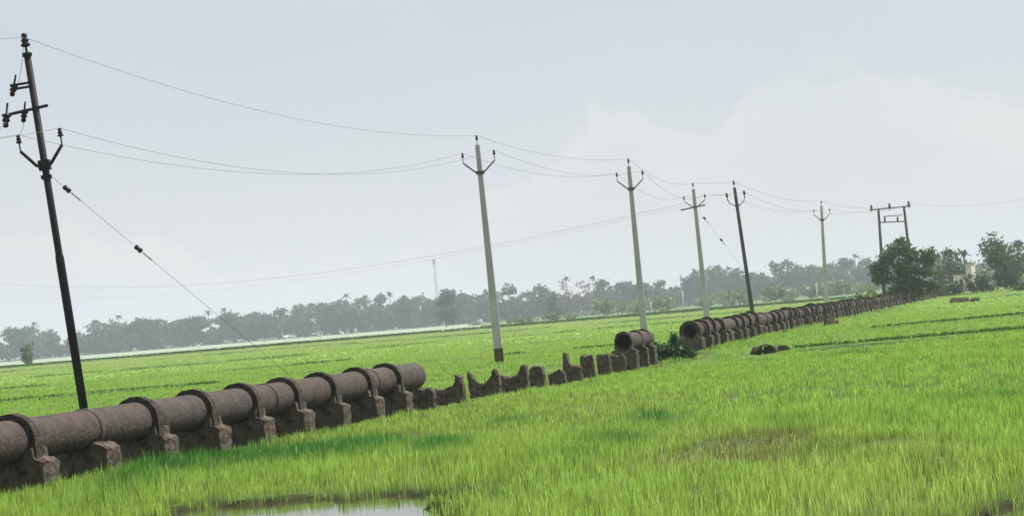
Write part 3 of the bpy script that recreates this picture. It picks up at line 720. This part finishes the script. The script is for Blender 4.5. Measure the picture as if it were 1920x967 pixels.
for x, y in ((1634, 391), (1668, 388), (1704, 384)):
    mb = MB(); insulator(mb, pt(x, y+1, Y-.2)-o0, 2.0); mb.build('insulator', MT['insul'], e)
ATT['H'] = [pt(1668, 386, Y), pt(1634, 389, Y), pt(1704, 382, Y)]
for x in (1659, 1683):
    mb = MB(); mb.path([pt(x, 406, Y-.2)-o0, pt(x, 416, Y-.2)-o0], .07, 6); mb.build('fuse', MT['galv'], e)

# ------------------------------------------------------------------ wires
def wire(name, a, b_, sag, label, group='overhead wires', r=.0065, cat='wire'):
    pts = []
    for k in range(25):
        f = k/24; p = a.lerp(b_, f); p.z -= sag*4*f*(1-f); pts.append(p)
    mb = MB(); mb.path(pts, r, 5); o = mb.build(name, MT['wire'], None); tag(o, label, cat, group); return o
poles = ['P1', 'P2', 'P3', 'P4', 'P5', 'P6', 'H']
nm = ['black steel pole', 'first concrete pole', 'second concrete pole', 'crossbar pole', 'leaning dark pole', 'small distant pole', 'double pole frame']
pos = ['top', 'left arm', 'right arm']; sag = [.60, .33, .42, .05, .35, .3]
for i in range(6):
    for j in range(3):
        wire('overhead_wire', ATT[poles[i]][j], ATT[poles[i+1]][j], sag[i]*(1 if j == 0 else 1.05+.2*j), f'thin wire from the {pos[j]} of the {nm[i]} to the {nm[i+1]}', r=.0045+.0007*i)
off = [pt(-420, 40, 26), pt(-500, 262, 26), pt(-420, 285, 26)]
for j in range(3): wire('overhead_wire', ATT['P1'][j], off[j], .1, f'thin wire from the {pos[j]} of the black steel pole to the left edge', r=.004)
wire('jumper_wire', ATT['P1'][0], ATT['j1'][0], .25, 'looped jumper from the top of the black pole to its upper bracket', 'jumper wires', r=.005)
wire('jumper_wire', ATT['j1'][1], off[0]+Vector((0, 0, -3.2)), .2, 'slack jumper running left from the lower bracket of the black pole', 'jumper wires', r=.006)
wire('jumper_wire', ATT['j1'][2], ATT['P1'][1], .1, 'short jumper between the lower bracket and the left arm of the black pole', 'jumper wires', r=.005)
wire('overhead_wire', ATT['P4'][1]+Vector((-.1, 0, -.35)), pt(-120, 516, 215), 2.4, 'faint distant wire from the crossbar pole sagging left across the whole sky', r=.006)
wire('overhead_wire', ATT['P4'][2]+Vector((.0, 0, -.35)), pt(-120, 548, 230), 2.2, 'lowest very faint wire running left just above the treeline', r=.0035)
wire('overhead_wire', ATT['H'][2], pt(2080, 330, 150), .8, 'faint wire from the double pole frame to the right edge', r=.006)
# stays
def stay(a, b_, fr, label, s=1.0, r=.0045):
    e = empty('stay_wire', a); tag(e, label, 'stay wire', 'stay wires of the poles')
    mb = MB(); mb.path([Vector((0, 0, 0)), b_-a], r, 5); mb.build('steel_rope', MT['wire'], e); d = (b_-a).normalized()
    for f in fr:
        mb = MB(); o_ = (b_-a)*f
        mb.lathe([(.01, -.09*s), (.05*s, -.08*s), (.055*s, -.03*s), (.035*s, 0), (.055*s, .03*s), (.05*s, .08*s), (.01, .09*s)], o_, d, 10); mb.build('stay_insulator', MT['insul'], e)
        mb = MB(); mb.path([o_+d*.12*s, o_+d*.36*s], .014*s, 6); mb.build('rope_grip', MT['wire'], e)
    return e
A = ATT['stay1']; Bp = pt(410, 592, 47.6); dd = (Bp-A); Bg = A+dd*(A.z/(-dd.z))*.998
def at_frac(px): 
    # fraction along stay where it crosses the pixel column
    best = min(range(400), key=lambda k: abs(project((A+(Bg-A)*(k/400)))[0]-px)); return best/400
CMI = CM.inverted()
def project(p):
    l = CMI @ (Vector(p)-Vector((0, 0, EYE))); return 960+F*l.x/(-l.z), 483.5-F*l.y/(-l.z)
stay(A, Bg, [at_frac(125), at_frac(260)], 'sloping stay wire with two insulators right of the black steel pole', 1.0)
M4, L4 = ATT['P4_M']; a4 = M4 @ Vector((.1, 0, L4-1.0)); b4 = pt(1368, 470, 119); d4 = b4-a4; g4 = a4+d4*(a4.z/(-d4.z))*.99
stay(a4, g4, [.08, .27], 'faint stay wire of the crossbar pole sloping right', 1.0, .004)

# ------------------------------------------------------------------ vegetation
def leafcloud(lobes, n, size, col, seed, vary=.35, flat=.0, elong=1.0, droop=0, spread=1.8, edge=.25):
    """many small leaf faces through the volume of several lobes (cx,cy,cz,rx,ry,rz)"""
    r = np.random.default_rng(seed); w = np.array([l[3]*l[4]*l[5] for l in lobes])**.67; w /= w.sum()
    idx = r.choice(len(lobes), n, p=w); L = np.array(lobes)[idx]
    d = r.normal(size=(n, 3)); d /= np.linalg.norm(d, axis=1)[:, None]
    rad = (r.random(n)**.42)[:, None]*(.86+edge*r.random(n))[:, None]
    C = L[:, :3]+d*rad*L[:, 3:6]
    # clump: pull towards random clump centres
    K_ = max(8, n//26); ci = r.choice(n, K_); cc = C[ci]; own = r.integers(0, K_, n)
    near_ = np.linalg.norm(C-cc[own], axis=1)
    C = np.where((r.random(n) < .55)[:, None], cc[own]+r.normal(size=(n, 3))*size*spread*np.array([1, 1, .75]), C)
    nrm = r.normal(size=(n, 3)); nrm[:, 2] += flat; nrm /= np.linalg.norm(nrm, axis=1)[:, None]
    t_ = np.cross(nrm, r.normal(size=(n, 3))); t_ /= np.linalg.norm(t_, axis=1)[:, None]
    if droop: t_[:, 2] -= droop; t_ /= np.linalg.norm(t_, axis=1)[:, None]
    bt = np.cross(nrm, t_); s_ = size*(.55+.9*r.random(n))[:, None]
    a = t_*s_*elong; b_ = bt*s_*.55
    P = np.stack([C-a, C-a*.1+b_, C+a, C-a*.1-b_], 1)
    clump = (.65+.7*r.random(K_))[own][:, None]
    c = np.array(col)[None]*clump*(1-vary/2+vary*r.random(n))[:, None]
    yel = (r.random(n) < .12)[:, None]; c = np.where(yel, c*np.array([1.7, 1.45, 1.1]), c)
    return P.reshape(-1, 3), np.repeat(c, 4, 0)
def leafobj(name, P, C, parent=None):
    n = len(P)//4; return np_mesh(name, P, np.arange(n*4), np.full(n, 4), MT['leaf_attr'], C, parent)
def trunkmesh(h_, r0, lobes, seed, branches=5):
    rr = random.Random(seed); mb = MB(); top = Vector((rr.uniform(-.05, .05)*h_, rr.uniform(-.05, .05)*h_, h_))
    mb.path([(0, 0, -.55), (0, 0, 0), tuple(top*.5+Vector((.03*h_, 0, 0))), tuple(top)], [r0*1.25, r0, r0*.75, r0*.45], 8)
    for l in lobes[:branches]:
        c = Vector(l[:3]); s_ = top*.55 if rr.random() < .5 else top*.85
        mid_ = s_.lerp(c, .5)+Vector((0, 0, -.05*h_)); mb.path([s_, mid_, c], [r0*.45, r0*.28, r0*.1], 6)
    return mb
def broad_lobes(w, h_, seed, base=.25, k=7, flat_top=False):
    rr = random.Random(seed); L_ = []
    for i in range(k):
        a = rr.uniform(0, 2*math.pi); rad = rr.uniform(.15, .33)*w; z = h_*rr.uniform(base+.15, .80)
        s_ = rr.uniform(.17, .27)*w
        L_.append((math.cos(a)*rad, math.sin(a)*rad*.8, z, s_, s_, s_*rr.uniform(.6, .95)*min(1.2, h_/w*1.1)))
    L_.append((rr.uniform(-.08, .08)*w, 0, h_*(.86 if not flat_top else .8), w*.2, w*.2, h_*.14))
    L_.append((0, 0, h_*(base+.3), w*.33, w*.28, h_*.24))
    return L_
TM = {}
def tree(kind, x, y, w, h_, label, seed, col, n=900, size=.35, base=.15, group=None, name=None, k=7, cat='tree', leaf_flat=.3, **lk):
    e = empty(name or 'broad_tree', (x, y, 0)); tag(e, label, cat, group)
    lobes = broad_lobes(w, h_, seed, base, k)
    trunkmesh(h_*.5, max(.05, w*.025), lobes, seed).build('trunk', MT['bark'], e)
    P, C = leafcloud(lobes, n, size, col, seed, flat=leaf_flat, **lk); P[:, 2] = np.maximum(P[:, 2], .02); leafobj('crown', P, C, e)
    return e
def palm(x, y, h_, label, seed, col=(.05, .085, .035), fl=2.2, group='palms rising above the treeline'):
    rr = random.Random(seed); e = empty('palm_tree', (x, y, 0)); tag(e, label, 'palm', group)
    mb = MB(); ln = rr.uniform(-.6, .6); mb.path([(0, 0, -.55), (ln*.3, 0, h_*.5), (ln, 0, h_)], [.2, .15, .12], 7); mb.build('trunk', MT['bark'], e)
    V_ = []; C_ = []
    for i in range(18):
        az = rr.uniform(0, 2*math.pi); el = rr.uniform(-.3, 1.25); d = Vector((math.cos(az)*math.cos(el), math.sin(az)*math.cos(el), math.sin(el)))
        side = d.cross(Vector((0, 0, 1))).normalized(); p = Vector((ln, 0, h_)); prev = p; k_ = 6; L_ = fl*rr.uniform(.7, 1.1)
        for s_ in range(k_):
            f = (s_+1)/k_; q_ = p+d*L_*f+Vector((0, 0, -L_*.5*f*f)); wv = .32*math.sin(math.pi*(f*.8+.12))
            for sg in (-1, 1):
                dr = Vector((0, 0, -wv*.6))
                V_ += [prev, q_, q_+side*sg*wv+dr, prev+side*sg*wv+dr]
                c = [v*rr.uniform(.7, 1.3) for v in col]; C_ += [c]*4
            prev = q_
    leafobj('crown', np.array([tuple(v) for v in V_]), np.array(C_), e); return e

# main tree by the double pole
TY = 172; c0 = pt(1698, 560, TY)
e = empty('broad_tree', (c0.x, TY, 0)); e.scale = (1.03, 1, 1.06); tag(e, 'dark bushy tree in front of the double pole frame at the right', 'tree')
tw = 5.4
lb = [(-1.75, 0, 2.6, .85, .8, .6), (-1.5, .3, 1.9, .9, .8, .6), (-1.1, -.3, 3.3, .8, .8, .6), (-.4, 0, 3.7, .8, .8, .75), (.1, .2, 4.25, .55, .6, .4), (.5, -.2, 3.5, .8, .8, .7), (1.3, .1, 3.2, .8, .7, .6),
      (1.9, 0, 2.9, .7, .7, .45), (2.2, .2, 3.5, .4, .4, .25), (1.6, -.2, 2.2, .9, .8, .6), (0, 0, 2.4, 1.3, 1.1, 1.0), (-.2, -.4, 1.3, 1.1, .8, .8), (.8, -.3, 1.2, .9, .8, .7), (1.9, 0, 1.1, .8, .5, .4), (-.9, 0, .7, .7, .6, .6)]
trunkmesh(2.2, .16, lb, 3, 12).build('trunk', MT['bark'], e)
lb = [(a, b_, c, d*.84, e_*.84, f_*.84) for a, b_, c, d, e_, f_ in lb]
P, C = leafcloud(lb, 6500, .09, (.055, .105, .035), 21, flat=.3, elong=1.5, edge=.3); leafobj('crown', P, C, e)
# shrub in the gap between pipe sections
c0 = pt(1250, 650, 67.5); e = empty('leafy_shrub', (c0.x, 67.5, -.08)); e.scale = (1.05, 1.1, 1.05); tag(e, 'dark green leafy shrub between the short pipe section and the far run', 'shrub')
lb = [(-.62, .1, .45, .22, .2, .35), (-.3, 0, .25, .3, .3, .22), (.0, 0, .22, .35, .3, .2), (.35, 0, .2, .3, .3, .18), (.22, .1, .5, .10, .12, .28), (.6, .1, .12, .25, .25, .12), (-.60, 0, .72, .16, .14, .18), (-.58, 0, .5, .16, .14, .2)]
P, C = leafcloud(lb, 1900, .048, (.035, .095, .022), 22, elong=1.8, flat=.4); P[:, 2] = np.maximum(P[:, 2], .0); leafobj('foliage', P, C, e)
mb = MB()
for l in lb: mb.path([(l[0]*.5, 0, -.1), (l[0]*.8, l[1], l[2]*.5), (l[0], l[1], l[2]+l[5]*.5)], [.014, .01, .005], 5)
mb.build('stem', MT['bark'], e)

def place(px, py_top, Y, w, kind, label, seed, col=(.05, .085, .04), **kw):
    g0 = pt(px, py_top, Y)
    # follow the leaning vertical down to the ground: x,y stay fixed in the world
    if kind == 'palm': return palm(g0.x, Y, max(1.5, g0.z-kw.pop('fr', 1.0)), label, seed, col, **kw)
    return tree(kind, g0.x, Y, w, g0.z, label, seed, col, **kw)
GR = 'hazy trees of the far treeline'
# right hand trees and bushes
place(1862, 436, 270, 4.8, 'b', 'tall loose crowned tree just right of the small house', 31, (.045, .09, .03), n=2600, size=.16, base=.2, k=9)
place(1880, 480, 255, 3.8, 'b', 'dark round bush at the foot of the loose crowned tree', 32, (.025, .055, .02), n=1500, size=.14, base=0)
place(1847, 516, 236, 2.6, 'b', 'low dark green bush below the house at the pipe end', 33, (.022, .06, .02), n=1100, size=.11, base=0, name='low_bush', cat='bush')
place(1822, 512, 233, 1.6, 'b', 'narrow reddish dark bush against the house front', 34, (.05, .05, .02), n=700, size=.10, base=0, name='low_bush', cat='bush')
place(1752, 525, 216, 2.8, 'b', 'grey green low bush between the big tree and the house', 35, (.09, .12, .06), n=900, size=.11, base=0, name='low_bush', cat='bush')
place(1787, 528, 222, 2.6, 'b', 'flat dark bush covering the end of the far pipe run', 36, (.05, .075, .03), n=900, size=.10, base=0, name='low_bush', cat='bush')
place(1795, 462, 330, 5.5, 'b', 'grey tree with a tall left tip directly behind the small house', 37, (.045, .07, .035), n=900, size=.25)
place(1768, 488, 340, 5, 'b', 'hazy rounded tree between the big tree and the house', 38, (.05, .075, .04), n=800, size=.26)
place(1905, 455, 330, 6, 'b', 'hazy tree cut by the right edge of the photo', 39, (.05, .075, .04), n=1000, size=.26)
place(1930, 446, 345, 6, 'b', 'hazy tree just past the right edge', 40, (.05, .075, .04), n=800, size=.26)
place(1628, 532, 205, 1.8, 'b', 'small bright yellow green shrub left of the big tree', 41, (.14, .22, .05), n=500, size=.10, base=0, name='low_bush', cat='bush')
place(1611, 548, 200, 1.4, 'b', 'small dark weed bush on top of the far pipe run', 42, (.05, .10, .03), n=300, size=.09, base=0, name='low_bush', cat='bush')
place(1915, 530, 215, 1.6, 'b', 'tiny dark bush in the field at the right edge', 43, (.03, .08, .03), n=300, size=.09, base=0, name='low_bush', cat='bush')
place(832, 548, 700, 8.5, 'b', 'dark round tree standing forward of the treeline left of the first concrete pole', 44, (.035, .07, .03), n=1600, size=.4, base=0, edge=.1)
place(1034, 552, 700, 5.0, 'b', 'small dark tree beside the pinkish bare trees', 45, (.03, .065, .03), n=1000, size=.35, base=0, edge=.1)
place(50, 645, 350, 2.2, 'b', 'lone pale bush before the treeline at the far left', 46, (.08, .11, .055), n=500, size=.2, base=0, name='lone_bush', cat='bush')
# skyline from left to right: px, top y, width m
sky_pts = [(12, 614, 9, ''), (52, 612, 10, ''), (92, 618, 9, ''), (182, 603, 9, ''), (215, 600, 9, ''), (258, 598, 9, ''), (300, 596, 9, ''), (340, 597, 8, ''), (368, 594, 7, ''),
           (402, 594, 7, ''), (436, 587, 8, ''), (472, 586, 9, ''), (520, 575, 8, ''), (555, 571, 8, ''), (604, 567, 8, ''), (640, 560, 8, ''), (682, 557, 9, ''), (715, 551, 7, ''),
           (755, 553, 9, ''), (790, 552, 9, ''), (848, 542, 9, ''), (880, 549, 7, ''), (915, 545, 8, ''), (948, 536, 7, ''), (985, 545, 8, ''), (1012, 535, 9, ''), (1052, 523, 5, 'p'), (1088, 524, 6, 'p'),
           (1128, 524, 9, ''), (1165, 527, 8, ''), (1195, 530, 7, ''), (1232, 526, 8, ''), (1262, 542, 7, ''), (1302, 508, 6, ''), (1345, 499, 7, ''), (1378, 502, 6, ''), (1405, 512, 7, ''), (1430, 518, 7, ''),
           (1468, 488, 9, ''), (1500, 497, 7, ''), (1525, 495, 8, ''), (1560, 492, 8, ''), (1592, 482, 7, ''), (1625, 484, 7, ''), (1660, 490, 9, ''), (1705, 480, 9, ''), (1740, 470, 8, '')]
where = [(0, 150, 'left of the black steel pole'), (150, 420, 'just right of the black steel pole'), (420, 640, 'above the banded pipe run'), (640, 830, 'left of the thin mast'), (830, 930, 'left of the first concrete pole'),
         (930, 1190, 'between the first and second concrete poles'), (1190, 1320, 'after the second concrete pole'), (1320, 1400, 'after the crossbar pole'),
         (1400, 1545, 'after the leaning dark pole'), (1545, 1900, 'after the small distant pole')]
cnt = {}
for i, (px, py, w, kd) in enumerate(sky_pts):
    wh = [t_ for a, b_, t_ in where if a <= px < b_][0]; k_ = cnt.get(wh, 0); cnt[wh] = k_+1
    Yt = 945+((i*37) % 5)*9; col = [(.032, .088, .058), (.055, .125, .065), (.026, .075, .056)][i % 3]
    if kd == 'p':
        place(px, py, 920, w*1.7, 'b', 'pinkish half bare tree, %s one of two in the treeline' % ('left' if i == 26 else 'right'), 100+i, (.17, .12, .105), n=600, size=.5, base=.1, group=GR, name='bare_tree')
    else:
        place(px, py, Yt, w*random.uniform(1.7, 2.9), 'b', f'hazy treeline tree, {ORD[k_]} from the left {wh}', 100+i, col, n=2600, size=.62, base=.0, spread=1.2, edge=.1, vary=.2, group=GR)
for i, (px, py, l) in enumerate([(66, 603, 'palm spike at the far left'), (181, 598, 'palm top right after the black pole'), (220, 590, 'pointed palm left of the stay wire end'), (391, 581, 'short pointed palm'), (420, 576, 'tall pointed palm near the stay wire end'),
                                 (565, 569, 'palm above the banded pipe'), (652, 549, 'palm left of two twins'), (684, 552, 'palm right of two twins'), (731, 546, 'palm left of the mast'), (835, 540, 'palm right of the mast'),
                                 (951, 529, 'palm right of the first concrete pole'), (1060, 518, 'palm beside the pinkish trees'), (1111, 517, 'palm tall above the pinkish trees'), (1302, 503, 'palm left of the crossbar pole'), (1345, 496, 'palm right of the crossbar pole'),
                                 (1369, 498, 'palm behind the leaning pole'), (1408, 508, 'palm right of the leaning pole'), (1600, 476, 'palm left of the big tree'), (1808, 462, 'palm behind the house'), (1904, 445, 'palm at the right edge')]):
    place(px, py, 935 if px < 1700 else 350, 4, 'palm', l + ' in the treeline', 200+i, (.045, .065, .04), fr=.9, fl=2.4 if px < 1700 else 1.2)
# continuous understorey of the wood, and scrub before it
def band(name, x0, x1, y0, y1, h0, h1, n, size, col, seed, label, cat):
    r = np.random.default_rng(seed); lobes = []
    k = int((x1-x0)/2.0)
    for i in range(k):
        x = r.uniform(x0, x1); y = r.uniform(y0, y1); hh = r.uniform(h0, h1); lobes.append((x, y, hh*.5, r.uniform(1.5, 3), 2, hh*.5))
    P, C = leafcloud(lobes, n, size, col, seed, vary=.2, edge=.1, spread=1.3); P[:, 2] = np.maximum(P[:, 2], .02); o = leafobj(name, P, C); tag(o, label, cat, kind='stuff'); return o
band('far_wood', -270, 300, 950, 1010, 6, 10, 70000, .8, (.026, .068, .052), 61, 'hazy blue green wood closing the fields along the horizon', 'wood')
band('scrub', 20, 150, 520, 800, 1.5, 4.2, 14000, .5, (.13, .20, .08), 62, 'pale green scrub before the wood on the right half', 'scrub')
band('scrub', -12, 60, 480, 760, .6, 1.6, 3500, .35, (.12, .16, .08), 63, 'low pale scrub before the wood near the middle', 'scrub')
band('scrub', 55, 110, 250, 420, .5, 1.3, 5000, .25, (.10, .16, .06), 64, 'low green scrub around the distant right corner of the field', 'scrub')

# ------------------------------------------------------------------ small house, masts, birds
HY = 275; hx0 = pt(1812, 500, HY).x
e = empty('small_house', (hx0, HY, 0), R(-28)); e.scale = (.62, .7, .95); tag(e, 'small pale plastered house with a dark doorway beyond the big tree', 'house')
def wallbox(name, c, d, m, par=None):
    mb = MB(); mb.box(c, d); return mb.build(name, m, par or e)
wallbox('wall', (-1.0, 0, 1.05), (2.4, 2.6, 2.1), MT['plaster']); wallbox('wall', (.75, -.1, 1.7), (1.1, 2.2, 3.4), MT['plaster'])
wallbox('roof', (-1.0, 0, 2.17), (2.7, 2.9, .13), MT['roof']); wallbox('roof', (.75, -.1, 3.47), (1.5, 2.6, .13), MT['roof'])
wallbox('door', (-.75, -1.303, .85), (.62, .05, 1.5), MT['opening']); w_ = wallbox('window', (-1.7, -1.303, 1.2), (.5, .05, .55), MT['opening']); wallbox('frame', (-1.7, -1.335, .9), (.6, .06, .06), MT['plaster'], w_)
wallbox('window', (.75, -1.203, 1.9), (.4, .05, .5), MT['opening'])
def mast(px, pyt, Y, w, label):
    g0 = pt(px, pyt, Y); e = empty('mast', (g0.x, Y, 0)); tag(e, label, 'mast', 'thin masts on the horizon'); H_ = g0.z
    mb = MB(); 
    for k in range(3):
        a = 2*math.pi*k/3; mb.path([(w*math.cos(a), w*math.sin(a), 0), (w*.35*math.cos(a), w*.35*math.sin(a), H_)], .09, 5)
    nseg = int(H_/1.6)
    for s_ in range(nseg):
        for k in range(3):
            a = 2*math.pi*k/3; a2 = 2*math.pi*(k+1)/3; f0 = s_/nseg; f1 = (s_+1)/nseg; r0 = w*(1-.65*f0); r1 = w*(1-.65*f1)
            mb.path([(r0*math.cos(a), r0*math.sin(a), H_*f0), (r1*math.cos(a2), r1*math.sin(a2), H_*f1)], .045, 4)
    mb.build('lattice', MT['pcc'], e)
    mb = MB()
    for k in range(3): a = 2*math.pi*k/3+.4; mb.box((w*.6*math.cos(a), w*.6*math.sin(a), H_-1.5), (.3, .25, 2.2))
    mb.build('antenna', MT['plaster'], e)
mast(813, 484, 980, .8, 'thin pale lattice mast above the treeline left of the first concrete pole')
mast(1276, 515, 980, .5, 'short thin mast above the treeline just left of the crossbar pole')
def post(px, pyt, pyb, Y, label):
    g0 = pt(px, pyt, Y); e = empty('marker_post', (g0.x, Y, 0)); tag(e, label, 'post', 'pale posts at the field edge')
    mb = MB(); mb.path([(0, 0, -.2), (0, 0, g0.z)], [.13, .09], 7); mb.build('shaft', MT['plaster'], e)
    mb = MB(); mb.box((0, 0, g0.z-.25), (.7, .08, .08)); mb.build('cap_bar', MT['plaster'], e)
post(1220, 567, 590, 400, 'short pale post just right of the second concrete pole'); post(1279, 545, 566, 430, 'short pale post between the second concrete and crossbar poles')
post(1530, 530, 548, 400, 'short pale post left of the small distant pole'); 
def egret(px, py, Y, s, face, label):
    g0 = gpt(px, py); x = pt(px, py, Y).x
    e = empty('white_egret', (x, Y, .5), 0 if face > 0 else math.pi); s *= 1.2; e.scale = (s, s, s); tag(e, label, 'bird', 'white birds standing on the far bank')
    mb = MB()   # body, S-neck and head as one tapered surface, head towards -X
    mb.path([(.40, 0, .36), (.28, 0, .42), (.12, 0, .50), (-.05, 0, .57), (-.16, 0, .66), (-.20, 0, .76), (-.15, 0, .86), (-.16, 0, .96), (-.22, 0, 1.0), (-.27, 0, .995)],
            [.015, .07, .125, .135, .08, .04, .03, .03, .04, .018], 10); mb.build('body', MT['feather'], e)
    mb = MB(); mb.path([(-.27, 0, .995), (-.40, 0, .97)], [.016, .004], 6); mb.build('beak', MT['beak'], e)
    for sg in (-1, 1):
        mb = MB(); mb.path([(.05, sg*.04, .42), (.08, sg*.04, .22), (.04, sg*.04, 0), (-.06, sg*.04, 0)], .012, 5); mb.build('leg', MT['leg'], e)
egret(534, 641, 345, 1.15, 1, 'largest white bird, upright above the banded pipe')
egret(641, 634, 345, 1.0, 1, 'left bird of the close white pair right of the largest one'); egret(652, 633, 345, .9, -1, 'right bird of the close white pair')
egret(602, 636, 345, .7, -1, 'small crouched white bird between the largest and the pair')
egret(372, 654, 345, .8, 1, 'lone white bird furthest left on the far bank'); egret(497, 645, 345, .55, -1, 'tiny greyish white bird just left of the largest')

# ------------------------------------------------------------------ air
hm = bpy.data.materials.new('haze_air'); hm.use_nodes = True; t = hm.node_tree
for n in list(t.nodes): t.nodes.remove(n)
pv = N(t, 'ShaderNodeVolumePrincipled'); pv.inputs['Color'].default_value = (.83, .88, 1, 1); pv.inputs['Density'].default_value = .00033
pv.inputs['Anisotropy'].default_value = .1
ou = N(t, 'ShaderNodeOutputMaterial'); t.links.new(pv.outputs[0], ou.inputs['Volume'])
mb = MB(); mb.box((0, 1100, 13), (4900, 2720, 30)); mb.v = [(x, y, -1.2 if z < 0 else 34) for x, y, z in mb.v]
o = mb.build('haze', hm); tag(o, 'pale daylight haze lying over the fields', 'haze', kind='stuff')
